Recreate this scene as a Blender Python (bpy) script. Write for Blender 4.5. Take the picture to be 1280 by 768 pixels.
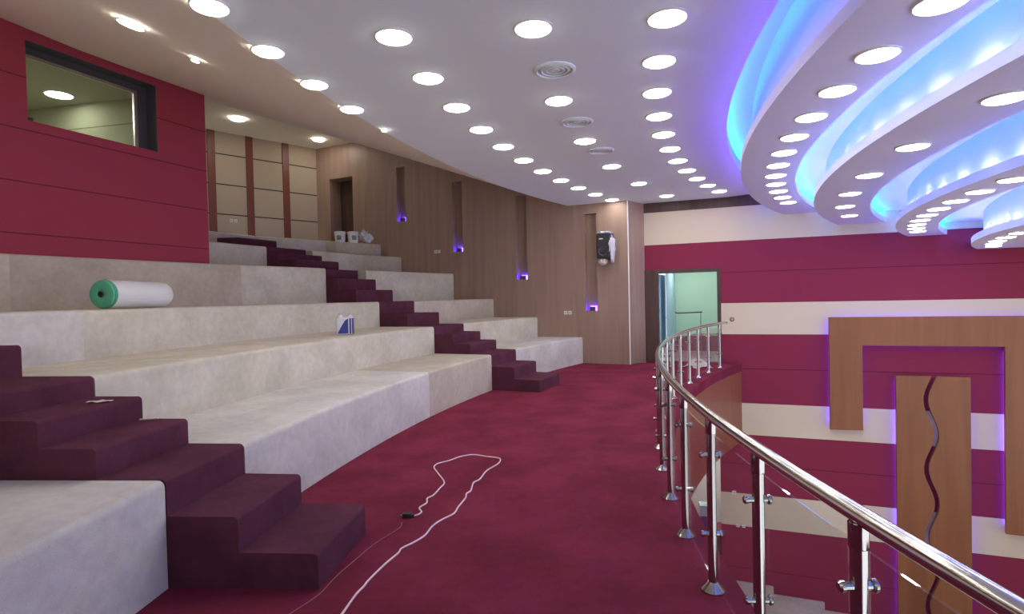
import bpy, bmesh, math, random
from mathutils import Vector, Matrix, noise
random.seed(7)
S = bpy.context.scene
for o in list(bpy.data.objects): bpy.data.objects.remove(o)
R_ = math.radians
# ------------------------------------------------------------ camera
CAM_H, FPX, ROLL, PITCH = 1.62, 700.0, .0225, math.atan(12.5/700)
cd = bpy.data.cameras.new('camera'); cam = bpy.data.objects.new('camera', cd); S.collection.objects.link(cam)
cd.sensor_width = 36; cd.lens = FPX/1280*36; cd.clip_end = 200; cd.clip_start = .02
c, s = math.cos(ROLL), math.sin(ROLL); cp, sp = math.cos(PITCH), math.sin(PITCH)
rt = Vector((c, -s*sp, -s*cp)); up = Vector((s, c*sp, c*cp)); fw = Vector((0, cp, -sp))
cam.matrix_world = Matrix(((rt.x, up.x, -fw.x, 0), (rt.y, up.y, -fw.y, 0), (rt.z, up.z, -fw.z, CAM_H), (0, 0, 0, 1)))
S.camera = cam
# ------------------------------------------------------------ world, exposure
S.view_settings.view_transform = 'Standard'; S.view_settings.look = 'None'
S.view_settings.gamma = 1; S.view_settings.use_curve_mapping = False
S.view_settings.exposure = 0.3
W = bpy.data.worlds.new('world'); S.world = W; W.use_nodes = True
W.node_tree.nodes['Background'].inputs[0].default_value = (.60, .61, .66, 1)
# ambient fill added from outside the model, stronger from below to lift the ceiling
_tc = W.node_tree.nodes.new('ShaderNodeTexCoord'); _sx = W.node_tree.nodes.new('ShaderNodeSeparateXYZ'); _mr = W.node_tree.nodes.new('ShaderNodeMapRange')
_mr.inputs[1].default_value = -.25; _mr.inputs[2].default_value = .25; _mr.inputs[3].default_value = 2.6; _mr.inputs[4].default_value = .75
W.node_tree.links.new(_tc.outputs['Generated'], _sx.inputs[0]); W.node_tree.links.new(_sx.outputs[2], _mr.inputs[0])
W.node_tree.links.new(_mr.outputs[0], W.node_tree.nodes['Background'].inputs[1])
E_MAIN, E_DROP, E_SMALL = 22., 20., 40.      # downlight diffusers
E_CYAN, E_VIOLET, E_WHITE = 26., 26., 170.      # cove lights
E_NICHE, E_HALO = 45., 26.

# ------------------------------------------------------------ materials
def new_mat(name):
    m = bpy.data.materials.new(name); m.use_nodes = True
    return m, m.node_tree.nodes, m.node_tree.links, m.node_tree.nodes['Principled BSDF']
def srgb(r, g, b):
    f = lambda v: (v/255/12.92) if v/255 <= .04045 else ((v/255+.055)/1.055)**2.4
    return (f(r), f(g), f(b), 1)
def plain(name, col, rough=.6, metal=0., spec=.5, bump=0, bscale=50):
    m, n, l, p = new_mat(name)
    p.inputs['Base Color'].default_value = col; p.inputs['Roughness'].default_value = rough
    p.inputs['Metallic'].default_value = metal; p.inputs['Specular IOR Level'].default_value = spec
    t = n.new('ShaderNodeTexNoise'); t.inputs['Scale'].default_value = bscale
    tc = n.new('ShaderNodeTexCoord'); l.new(tc.outputs['Object'], t.inputs['Vector'])
    mr = n.new('ShaderNodeMapRange'); mr.inputs[3].default_value = max(0, rough-.06); mr.inputs[4].default_value = min(1, rough+.06)
    l.new(t.outputs['Fac'], mr.inputs[0]); l.new(mr.outputs[0], p.inputs['Roughness'])
    if bump:
        b = n.new('ShaderNodeBump'); b.inputs['Strength'].default_value = bump; b.inputs['Distance'].default_value = .01
        l.new(t.outputs['Fac'], b.inputs['Height']); l.new(b.outputs[0], p.inputs['Normal'])
    return m
def carpet(name, c1, c2, patch=1.2, pile=320, bump=.5, rough=.95):
    m, n, l, p = new_mat(name)
    tc = n.new('ShaderNodeTexCoord')
    a = n.new('ShaderNodeTexNoise'); a.inputs['Scale'].default_value = patch; a.inputs['Detail'].default_value = 6
    b = n.new('ShaderNodeTexNoise'); b.inputs['Scale'].default_value = pile; b.inputs['Detail'].default_value = 2
    d = n.new('ShaderNodeTexNoise'); d.inputs['Scale'].default_value = 14; d.inputs['Detail'].default_value = 5
    for t in (a, b, d): l.new(tc.outputs['Object'], t.inputs['Vector'])
    r = n.new('ShaderNodeValToRGB'); r.color_ramp.elements[0].position = .36; r.color_ramp.elements[1].position = .64
    r.color_ramp.elements[0].color = c1; r.color_ramp.elements[1].color = c2
    l.new(a.outputs['Fac'], r.inputs[0])
    mx = n.new('ShaderNodeMix'); mx.data_type = 'RGBA'; mx.blend_type = 'MULTIPLY'; mx.inputs[0].default_value = .35
    ad = n.new('ShaderNodeMath'); ad.operation = 'ADD'; l.new(b.outputs['Fac'], ad.inputs[0]); l.new(d.outputs['Fac'], ad.inputs[1])
    l.new(r.outputs[0], mx.inputs[6]); l.new(ad.outputs[0], mx.inputs[7]); l.new(mx.outputs[2], p.inputs['Base Color'])
    p.inputs['Roughness'].default_value = rough; p.inputs['Specular IOR Level'].default_value = .1
    p.inputs['Sheen Weight'].default_value = .25; p.inputs['Sheen Roughness'].default_value = .6
    p.inputs['Sheen Tint'].default_value = c2
    bp = n.new('ShaderNodeBump'); bp.inputs['Strength'].default_value = bump; bp.inputs['Distance'].default_value = .012
    l.new(b.outputs['Fac'], bp.inputs['Height']); l.new(bp.outputs[0], p.inputs['Normal'])
    return m
def wood(name, c1, c2, rough=.45, along='Z', scale=9.):
    m, n, l, p = new_mat(name)
    tc = n.new('ShaderNodeTexCoord'); mp = n.new('ShaderNodeMapping')
    mp.inputs['Scale'].default_value = (scale, scale, scale*.06)
    t = n.new('ShaderNodeTexNoise'); t.inputs['Scale'].default_value = 1.; t.inputs['Detail'].default_value = 8; t.inputs['Distortion'].default_value = .6
    l.new(tc.outputs['Object'], mp.inputs[0]); l.new(mp.outputs[0], t.inputs['Vector'])
    r = n.new('ShaderNodeValToRGB'); r.color_ramp.elements[0].position = .3; r.color_ramp.elements[1].position = .7
    r.color_ramp.elements[0].color = c1; r.color_ramp.elements[1].color = c2
    l.new(t.outputs['Fac'], r.inputs[0]); l.new(r.outputs[0], p.inputs['Base Color'])
    p.inputs['Roughness'].default_value = rough
    return m
def fabric_seams(name, col, rows, width=.008, dark=.45, col2=None):
    """fabric wall panels with a narrow dark joint at each height in rows"""
    m, n, l, p = new_mat(name)
    tc = n.new('ShaderNodeTexCoord'); sx = n.new('ShaderNodeSeparateXYZ'); l.new(tc.outputs['Object'], sx.inputs[0])
    acc = None
    for z in rows:
        a = n.new('ShaderNodeMath'); a.operation = 'COMPARE'; a.inputs[1].default_value = z; a.inputs[2].default_value = width
        l.new(sx.outputs[2], a.inputs[0])
        if acc is None: acc = a.outputs[0]
        else:
            b = n.new('ShaderNodeMath'); b.operation = 'MAXIMUM'; l.new(acc, b.inputs[0]); l.new(a.outputs[0], b.inputs[1]); acc = b.outputs[0]
    t = n.new('ShaderNodeTexNoise'); t.inputs['Scale'].default_value = 180; l.new(tc.outputs['Object'], t.inputs['Vector'])
    m0 = n.new('ShaderNodeMix'); m0.data_type = 'RGBA'; m0.inputs[6].default_value = tuple(v*.9 for v in col[:3])+(1,); m0.inputs[7].default_value = tuple(min(1, v*1.08) for v in col[:3])+(1,)
    l.new(t.outputs['Fac'], m0.inputs[0])
    mx = n.new('ShaderNodeMix'); mx.data_type = 'RGBA'
    l.new(m0.outputs[2], mx.inputs[6]); mx.inputs[7].default_value = col2 or tuple(v*dark for v in col[:3])+(1,)
    if acc is not None: l.new(acc, mx.inputs[0])
    else: mx.inputs[0].default_value = 0
    l.new(mx.outputs[2], p.inputs['Base Color']); p.inputs['Roughness'].default_value = .85
    p.inputs['Specular IOR Level'].default_value = .2
    return m
def emit(name, col, strength):
    m, n, l, p = new_mat(name)
    p.inputs['Base Color'].default_value = (.8, .8, .8, 1)
    p.inputs['Emission Color'].default_value = col; p.inputs['Emission Strength'].default_value = strength
    return m
M = {}
ROWS = [3.55, 2.78, 2.07, 1.37, .66, -.12, -.9, -1.62, -2.3, -2.97, -3.72, -4.68]
M['red_carpet'] = carpet('maroon_carpet', srgb(116, 40, 58), srgb(138, 50, 72), patch=1.6, pile=240, bump=.9)
M['stair_carpet'] = carpet('dark_maroon_carpet', srgb(84, 46, 60), srgb(98, 54, 70), patch=3, pile=240, bump=.6)
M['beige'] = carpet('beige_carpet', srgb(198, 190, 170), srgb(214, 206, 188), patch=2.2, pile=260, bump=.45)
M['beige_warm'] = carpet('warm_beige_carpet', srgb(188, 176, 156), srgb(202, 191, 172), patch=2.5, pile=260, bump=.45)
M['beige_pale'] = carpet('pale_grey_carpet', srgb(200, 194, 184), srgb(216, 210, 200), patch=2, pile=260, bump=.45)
M['wall_red'] = fabric_seams('maroon_wall_fabric', srgb(136, 46, 70), ROWS)
M['wall_beige'] = fabric_seams('beige_wall_fabric', srgb(214, 198, 172), [])
M['control_red'] = fabric_seams('red_panel_fabric', srgb(158, 62, 78), [2.55, 3.2, 3.86, 4.52])
M['back_beige'] = fabric_seams('beige_panel_fabric', srgb(186, 170, 148), [4.02, 4.82, 5.63], width=.016, dark=.15)
M['wood_wall'] = wood('brown_veneer', srgb(148, 122, 106), srgb(166, 138, 120), rough=.42, scale=7)
M['wood_strip'] = wood('reddish_veneer', srgb(112, 58, 44), srgb(128, 70, 52))
M['wood_orange'] = wood('orange_brown_veneer', srgb(128, 76, 44), srgb(146, 90, 54), rough=.4, scale=5)
M['wood_dark'] = wood('dark_brown_veneer', srgb(66, 44, 38), srgb(84, 58, 50))
M['ceiling'] = plain('white_ceiling_paint', srgb(230, 240, 242), .85, bump=.05, bscale=6)
M['ramp'] = plain('cream_ceiling_paint', srgb(240, 232, 214), .85, bump=.05, bscale=6)
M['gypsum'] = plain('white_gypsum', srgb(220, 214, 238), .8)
M['white'] = plain('white_plaster', srgb(232, 230, 228), .7)
M['mint'] = plain('mint_wall_paint', srgb(186, 224, 204), .7)
M['paleblue'] = plain('pale_blue_paint', srgb(170, 206, 222), .6)
M['mauve'] = plain('mauve_tile', srgb(150, 116, 122), .4)
M['tile'] = plain('grey_tile', srgb(190, 180, 180), .3)
M['chrome'] = plain('polished_steel', (.46, .44, .43, 1), .12, 1.)
M['rail_steel'] = plain('polished_rail_steel', (.60, .57, .54, 1), .14, 1.)
M['brushed'] = plain('brushed_steel', (.5, .48, .48, 1), .3, 1.)
M['black'] = plain('black_plastic', (.02, .02, .025, 1), .4)
M['darkgrey'] = plain('dark_grey', (.06, .06, .07, 1), .5)
M['socket'] = plain('white_socket_plastic', srgb(232, 226, 214), .35)
M['cable'] = plain('white_cable', srgb(236, 206, 212), .5)
M['cable_dark'] = plain('dusty_pink_cable', srgb(150, 86, 98), .5)
M['paper'] = plain('crumpled_paper', srgb(214, 196, 190), .8, bump=.5, bscale=30)
M['green_foam'] = None
M['lamp'] = emit('lamp_diffuser', (1., .985, .93, 1), E_MAIN)
M['lamp_drop'] = emit('lamp_diffuser_cool', (.94, .95, 1., 1), E_DROP)
M['lamp_small'] = emit('lamp_diffuser_warm', (1., .95, .88, 1), E_SMALL)
M['lamp_ctrl'] = emit('control_room_diffuser', (1., .98, .9, 1), 26.)
M['led_cyan'] = emit('cyan_led', (0., .36, 1., 1), E_CYAN)
M['led_violet'] = emit('violet_led', (.22, .03, 1., 1), E_VIOLET)
M['led_blue'] = emit('blue_led', (0., .08, 1., 1), 18.)
M['led_white'] = emit('white_led', (.8, .85, 1., 1), E_WHITE)
M['led_niche'] = emit('purple_led', (.06, .02, 1., 1), E_NICHE)
M['led_halo'] = emit('purple_halo_led', (.10, .05, 1., 1), E_HALO)
def glass(name, tint=(.93, .96, .95, 1), rough=0.02, alpha=.88):
    m, n, l, p = new_mat(name)
    n.remove(p)
    g = n.new('ShaderNodeBsdfGlossy'); g.inputs['Roughness'].default_value = rough; g.inputs[0].default_value = (1, 1, 1, 1)
    t = n.new('ShaderNodeBsdfTransparent'); t.inputs[0].default_value = tint
    lw = n.new('ShaderNodeLayerWeight'); lw.inputs[0].default_value = .5
    pw = n.new('ShaderNodeMath'); pw.operation = 'POWER'; pw.inputs[1].default_value = 4.5; l.new(lw.outputs['Facing'], pw.inputs[0])
    f = n.new('ShaderNodeMath'); f.operation = 'MULTIPLY_ADD'; f.inputs[1].default_value = .75; f.inputs[2].default_value = .035; l.new(pw.outputs[0], f.inputs[0])
    mx = n.new('ShaderNodeMixShader'); l.new(f.outputs[0], mx.inputs[0]); l.new(t.outputs[0], mx.inputs[1]); l.new(g.outputs[0], mx.inputs[2])
    l.new(mx.outputs[0], n['Material Output'].inputs[0])
    return m
M['glass'] = glass('clear_glass'); M['window_glass'] = glass('window_glass', tint=(.8, .88, .84, 1))

# ------------------------------------------------------------ helpers
COL = S.collection
def obj(name, bm, mats, parent=None, smooth=False, bevel=0, seg=2, matrix=None):
    me = bpy.data.meshes.new(name); bmesh.ops.remove_doubles(bm, verts=bm.verts, dist=1e-5)
    bmesh.ops.recalc_face_normals(bm, faces=bm.faces); bm.to_mesh(me); bm.free()
    if not isinstance(mats, (list, tuple)): mats = [mats]
    for m in mats: me.materials.append(m if not isinstance(m, str) else M[m])
    if smooth:
        me.shade_smooth()
        if smooth != 'all': me.set_sharp_from_angle(angle=R_(35))
    o = bpy.data.objects.new(name, me); COL.objects.link(o)
    if parent: o.parent = parent
    if bevel:
        b = o.modifiers.new('bevel', 'BEVEL'); b.width = bevel; b.segments = seg; b.limit_method = 'ANGLE'; b.angle_limit = R_(40)
    return o
def tag(o, label=None, cat=None, group=None, kind=None):
    if label: o['label'] = label
    if cat: o['category'] = cat
    if group: o['group'] = group
    if kind: o['kind'] = kind
    return o
def thing(name, label, cat, loc=(0, 0, 0), rz=0, group=None):
    o = bpy.data.objects.new(name, None); COL.objects.link(o); o.empty_display_size = .1
    o.location = loc; o.rotation_euler = (0, 0, rz); return tag(o, label, cat, group)
def struct(o): o['kind'] = 'structure'; return o
def box(bm, x0, x1, y0, y1, z0, z1, M4=None, mi=0):
    v = [bm.verts.new((x, y, z)) for x in (x0, x1) for y in (y0, y1) for z in (z0, z1)]
    if M4: 
        for a in v: a.co = M4 @ a.co
    for f in ((0, 1, 3, 2), (4, 6, 7, 5), (0, 4, 5, 1), (2, 3, 7, 6), (0, 2, 6, 4), (1, 5, 7, 3)):
        bm.faces.new([v[i] for i in f]).material_index = mi
def lathe(bm, prof, n=20, M4=None, cap=True, mi=0):
    rings = []
    for r, z in prof:
        rings.append([bm.verts.new((r*math.cos(2*math.pi*i/n), r*math.sin(2*math.pi*i/n), z)) for i in range(n)])
    for a, b in zip(rings, rings[1:]):
        for i in range(n): bm.faces.new((a[i], a[(i+1) % n], b[(i+1) % n], b[i])).material_index = mi
    if cap:
        bm.faces.new(rings[0][::-1]).material_index = mi; bm.faces.new(rings[-1]).material_index = mi
    if M4:
        for rg in rings:
            for v in rg: v.co = M4 @ v.co
def tube(bm, pts, r, n=8):
    pts = [Vector(p) for p in pts]; rings = []
    for i, p in enumerate(pts):
        d = (pts[min(i+1, len(pts)-1)]-pts[max(i-1, 0)]).normalized()
        u = d.cross(Vector((0, 0, 1)));
        if u.length < 1e-3: u = Vector((1, 0, 0))
        u.normalize(); w = u.cross(d)
        rings.append([bm.verts.new(p+r*(math.cos(2*math.pi*k/n)*u+math.sin(2*math.pi*k/n)*w)) for k in range(n)])
    for a, b in zip(rings, rings[1:]):
        for k in range(n): bm.faces.new((a[k], a[(k+1) % n], b[(k+1) % n], b[k]))
    bm.faces.new(rings[0][::-1]); bm.faces.new(rings[-1])
# the hall is laid out on circles about the stage
CX, CY = 18.1, 1.72
def P(r, a, z=0.): return Vector((CX-r*math.cos(R_(a)), CY+r*math.sin(R_(a)), z))
WOOD0, WDIR = Vector((2.7, 12.89, 0)), Vector((-.9004, .4349, 0))     # veneer side wall: origin corner, direction to the back
STR0, SDIR = Vector((3.2, 13.43, 0)), Vector((.9323, -.3617, 0))      # striped hall wall
def wall_angle(r, pen=.03):
    def hit(p, d):
        n = Vector((-d.y, d.x, 0)); 
        if n.dot(Vector((0, 0, 0))-p) > 0: n = -n      # n points away from the camera side
        lo, hi = 5., 75.
        for _ in range(40):
            m = (lo+hi)/2
            if n.dot(P(r, m)-p) < pen: lo = m
            else: hi = m
        return lo
    if r >= 19.02: return hit(WOOD0, WDIR)
    a = hit(STR0, SDIR)
    if r > 18.45:
        b = hit(WOOD0, WDIR); return b+(a-b)*(19.02-r)/.57 if a > b else a
    return a
def fnum(v, a): return v(a) if callable(v) else v
def lerp(xs, ys):
    def f(x):
        if x <= xs[0]: return ys[0]
        for i in range(len(xs)-1):
            if x <= xs[i+1]: return ys[i]+(ys[i+1]-ys[i])*(x-xs[i])/(xs[i+1]-xs[i])
        return ys[-1]
    return f
def sweep(bm, prof, a0, a1, step=1.0, mi=0, cap=True, seams=None):
    """prof: closed list of (R or R(a), z); a0/a1 numbers or functions of R (wall_angle)"""
    lo = a0 if not callable(a0) else 0; hi = a1 if not callable(a1) else 35
    n = max(2, int(math.ceil(abs(hi-lo)/step)))
    rings = []; ts = [i/n for i in range(n+1)]
    if seams:
        ts = sorted(set(ts) | {(x-lo)/(hi-lo) for x in seams})
    for t in ts:
        rg = []
        for (r, z) in prof:
            amid = lo+(hi-lo)*t
            rr = fnum(r, amid)
            A0 = a0(rr) if callable(a0) else a0; A1 = a1(rr) if callable(a1) else a1
            aa = A0+(A1-A0)*t
            rg.append(bm.verts.new(P(rr, aa, fnum(z, aa))))
        rings.append(rg)
    k = len(prof)
    for i in range(len(rings)-1):
        A, B = rings[i], rings[i+1]
        for j in range(k):
            f = bm.faces.new((A[j], A[(j+1) % k], B[(j+1) % k], B[j]))
            am = lo+(hi-lo)*(ts[i]+ts[i+1])/2
            f.material_index = mi(am) if callable(mi) else mi
    if cap:
        for rg in (rings[0], rings[-1][::-1]):
            f = bm.faces.new(rg); f.material_index = mi(lo if rg is rings[0] else hi) if callable(mi) else mi
def rounded(r0, r1, z0, z1, rad=.035, front=True, k=4):
    pr = [(r0, z0)]
    for i in range(k+1):
        t = math.pi/2*i/k
        dr = rad*(1-math.cos(t)); dz = rad*(1-math.sin(t))
        pr.append(((lambda a, r0=r0, dr=dr: fnum(r0, a)+dr) if callable(r0) else r0+dr, z1-dz))
    pr += [(r1, z1), (r1, z0)]
    return pr
def rect(r0, r1, z0, z1): return [(r0, z0), (r0, z1), (r1, z1), (r1, z0)]

def wall_holes(bm, org, d, nrm, s0, s1, z0, z1, holes, band=None, mi=0, rmi=0):
    """vertical wall in direction d from org; holes: (s0,s1,z0,z1,depth,back_mi or None). nrm points away from the room"""
    zs = {z0, z1} | {z for h in holes for z in (h[2], h[3]) if z0 < z < z1}; ss = {s0, s1} | {v for h in holes for v in (h[0], h[1]) if s0 < v < s1}
    if band: zs |= {z for z in band[0] if z0 < z < z1}
    zs, ss = sorted(zs), sorted(ss)
    pt = lambda s_, z_, n_=0.: bm.verts.new(org+d*s_+nrm*n_+Vector((0, 0, z_)))
    for i in range(len(ss)-1):
        for j in range(len(zs)-1):
            sm, zm = (ss[i]+ss[i+1])/2, (zs[j]+zs[j+1])/2
            if any(h[0] < sm < h[1] and h[2] < zm < h[3] for h in holes): continue
            f = bm.faces.new([pt(ss[i], zs[j]), pt(ss[i+1], zs[j]), pt(ss[i+1], zs[j+1]), pt(ss[i], zs[j+1])])
            f.material_index = band[1](zm) if band else mi
    for h in holes:
        a, b, e, g, dp, bmi = h
        cr = [(a, e), (b, e), (b, g), (a, g)]
        for q in range(4):
            (p0, q0), (p1, q1) = cr[q], cr[(q+1) % 4]
            bm.faces.new([pt(p0, q0), pt(p1, q1), pt(p1, q1, dp), pt(p0, q0, dp)]).material_index = rmi
        if bmi is not None:
            bm.faces.new([pt(x, y, dp) for x, y in cr]).material_index = bmi
def frame(org, d, n, s_=0, nn=0, z=0):
    """matrix whose x runs along the wall, y into the room, z up"""
    y = -n; o = org+d*s_+y*nn
    return Matrix(((d.x, y.x, 0, o.x), (d.y, y.y, 0, o.y), (0, 0, 1, z), (0, 0, 0, 1)))
WN = Vector((.4349, .9004, 0)); SN = Vector((.3617, .9323, 0))

# ============================================================ SETTING
# balcony floor slab with its carpet
bm = bmesh.new(); sweep(bm, rect(16.935, 20.3, -.18, 0), -32, wall_angle, 1.0)
struct(obj('floor', bm, 'red_carpet', smooth=True))
# fascia of the balcony and its soffit
bm = bmesh.new(); sweep(bm, rect(16.945, 16.985, -1.77, -.18), -32, wall_angle, 1.0)
struct(obj('trim_1', bm, 'wood_orange', smooth=True))
bm = bmesh.new(); sweep(bm, rect(16.985, 24, -1.77, -1.7), -32, 44, 1.0)
struct(obj('ceiling_lower', bm, 'ceiling'))
# ground floor of the hall: wide carpeted tiers going down to the stage
for k in range(9):
    bm = bmesh.new(); r0 = 16.38-.95*k; r1 = 24 if k == 0 else r0+.95
    sweep(bm, rounded(r0, r1, -7.2, -5.0-.18*k, .03), -30, 60 if k == 0 else wall_angle, 2.0)
    struct(obj('floor_lower', bm, 'beige_warm', smooth=True))
bm = bmesh.new(); sweep(bm, rect(0.3, 16.38-.95*8, -7.2, -6.62), -60, 70, 6)
struct(obj('floor_stalls', bm, 'red_carpet'))
# striped hall wall
def band_mi(z):
    return 1 if (2.78 < z < 3.55 or .66 < z < 1.37 or -1.62 < z < -.9 or -3.72 < z < -2.97) else (2 if z > 3.55 else 0)
bm = bmesh.new()
wall_holes(bm, STR0, SDIR, SN, 0., 15., -7.2, 4.1, [(.0, 1.70, 0.005, 2.19, .18, None), (.3, 1.63, -5.0, -2.05, .18, None)], band=(ROWS, band_mi), rmi=3)
struct(obj('wall_right', bm, ['wall_red', 'wall_beige', 'wood_dark', 'wood_dark']))
bm = bmesh.new(); wall_holes(bm, STR0, SDIR, SN, -9, 0., -7.2, -1.7, [])
struct(obj('wall_lower', bm, 'white'))
# veneer side wall with its niches and the back door recess
niches = [(1.04, 1.25, 3.55), (2.84, 2.05, 4.16), (4.69, 2.85, 4.70), (6.50, 3.80, 5.31)]
hl = [(s0-.29, s0, z0, z1, .16, 0) for s0, z0, z1 in niches]
hl.append((8.08, 8.95, 3.22, 5.25, .45, 1))
bm = bmesh.new(); wall_holes(bm, WOOD0, WDIR, WN, 0, 9.6, -.2, 6.6, hl)
struct(obj('wall_side', bm, ['wood_wall', 'wood_dark']))
# narrow return between the veneer wall and the striped wall, with a pale corner bead
bm = bmesh.new(); v = [bm.verts.new(q) for q in (WOOD0+Vector((0, 0, -.2)), STR0+Vector((0, 0, -.2)), STR0+Vector((0, 0, 4.1)), WOOD0+Vector((0, 0, 4.1)))]
bm.faces.new(v); struct(obj('wall_return', bm, 'wood_wall'))
bm = bmesh.new(); box(bm, -.012, .012, -.012, .012, 0, 3.8, Matrix.Translation(WOOD0))
struct(obj('trim_2', bm, 'white'))
# beige back wall with veneer strips
BK0 = Vector((-5.83, 17.0, 0)); BDIR = Vector((-.697, -.717, 0)); BN = Vector((-.717, .697, 0))
bm = bmesh.new(); wall_holes(bm, BK0, BDIR, BN, -.2, 9, 3.0, 6.6, [])
struct(obj('wall_back', bm, 'back_beige'))
for s0 in (.84, 1.86, 2.84):
    bm = bmesh.new(); box(bm, s0, s0+.19, 0, .03, 3.1, 6.6, frame(BK0, BDIR, BN))
    struct(obj('trim_3', bm, 'wood_strip', bevel=.004))
# red front wall of the control room with its window
RD0 = Vector((-5.11, 9.51, 0)); RDIR = Vector((-.365, -.931, 0)).normalized(); RN = Vector((-.931, .365, 0)).normalized()
bm = bmesh.new(); wall_holes(bm, RD0, RDIR, RN, 0, 8, 2.2, 5.7, [(.86, 2.58, 3.99, 5.0, .22, None)], rmi=1)
v = [bm.verts.new(RD0+Vector((0, 0, 2.2))), bm.verts.new(RD0+Vector((0, 0, 5.7))), bm.verts.new(RD0+RN*.25+Vector((0, 0, 5.7))), bm.verts.new(RD0+RN*.25+Vector((0, 0, 2.2)))]
bm.faces.new(v); struct(obj('wall_left', bm, ['control_red', 'darkgrey']))
bm = bmesh.new(); MF = frame(RD0, RDIR, RN)
for a in ((1.02, 1.07, -.24, -.2, 3.99, 4.9), (2.53, 2.58, -.24, -.2, 3.99, 4.9), (1.02, 2.58, -.24, -.2, 4.86, 4.9), (1.02, 2.58, -.24, -.2, 3.99, 4.02)): box(bm, *a, MF)
box(bm, .86, 1.02, -.235, -.215, 3.99, 5.0, MF, mi=1); box(bm, 1.02, 2.58, -.235, -.215, 4.9, 5.0, MF, mi=1)
wf = struct(obj('window_1', bm, ['brushed', 'darkgrey']))
bm = bmesh.new(); box(bm, 1.06, 2.54, -.225, -.219, 4.0, 4.88, MF); obj('window_pane', bm, 'window_glass', wf)
# control room behind the window
def room_box(name, M4, x0, x1, y0, y1, z0, z1, mats, skip=()):
    bm = bmesh.new()
    v = {(i, j, k): (x0, x1)[i]*Vector((1, 0, 0))+(y0, y1)[j]*Vector((0, 1, 0))+(z0, z1)[k]*Vector((0, 0, 1)) for i in (0, 1) for j in (0, 1) for k in (0, 1)}
    F = dict(left=((0,0,0),(0,1,0),(0,1,1),(0,0,1)), right=((1,0,0),(1,1,0),(1,1,1),(1,0,1)), front=((0,1,0),(1,1,0),(1,1,1),(0,1,1)), back=((0,0,0),(1,0,0),(1,0,1),(0,0,1)), floor=((0,0,0),(1,0,0),(1,1,0),(0,1,0)), top=((0,0,1),(1,0,1),(1,1,1),(0,1,1)))
    for i, (k, f) in enumerate(F.items()):
        if k in skip: continue
        bm.faces.new([bm.verts.new(M4 @ v[q]) for q in f]).material_index = mats[1].get(k, 0)
    return struct(obj(name, bm, mats[0]))
M['control_inner'] = fabric_seams('control_room_panels', srgb(170, 164, 140), [4.28, 4.86], width=.008, dark=.3)
M['control_top'] = plain('control_room_ceiling_paint', srgb(176, 176, 158), .8)
A_ = RD0+RN*.26; B_ = A_+RDIR*5; C_ = B_+RN*6; Q_ = Vector((-5.45, 9.75, 0)); D_ = Q_+Vector((-.978, .208, 0))*7
bm = bmesh.new(); pl_ = [A_, B_, C_, D_, Q_]
for z_, m_ in ((2.9, 0), (5.3, 1)): bm.faces.new([bm.verts.new(p+Vector((0, 0, z_))) for p in pl_]).material_index = m_
for p, q in ((B_, C_), (C_, D_), (D_, Q_), (Q_, A_)):
    bm.faces.new([bm.verts.new(v+Vector((0, 0, z_))) for v, z_ in ((p, 2.9), (q, 2.9), (q, 5.3), (p, 5.3))])
struct(obj('wall_control_room', bm, ['control_inner', 'control_top']))

# ------------------------------------------------------------ ceiling
slope = lerp([14, 30], [.318, .385])
def ceil_z(r, a): return min(3.78+max(0., r-20.45)*slope(a), 6.22)
bm = bmesh.new(); sweep(bm, rect(16.25, 20.45, 3.78, 3.95), -32, 40, 1.0)
struct(obj('ceiling', bm, 'ceiling', smooth=True))
bm = bmesh.new()
rs = [20.45, 21.5, 22.5, 23.5, 24.5, 25.5, 26.2, 26.6, 27, 27.5, 28, 30, 33]; grid = []
for i in range(-32, 45, 2): grid.append([bm.verts.new(P(r, i, ceil_z(r, i))) for r in rs])
for A, B in zip(grid, grid[1:]):
    for j in range(len(rs)-1): bm.faces.new((A[j], A[j+1], B[j+1], B[j]))
struct(obj('ceiling_slope', bm, 'ramp', smooth=True))

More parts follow.
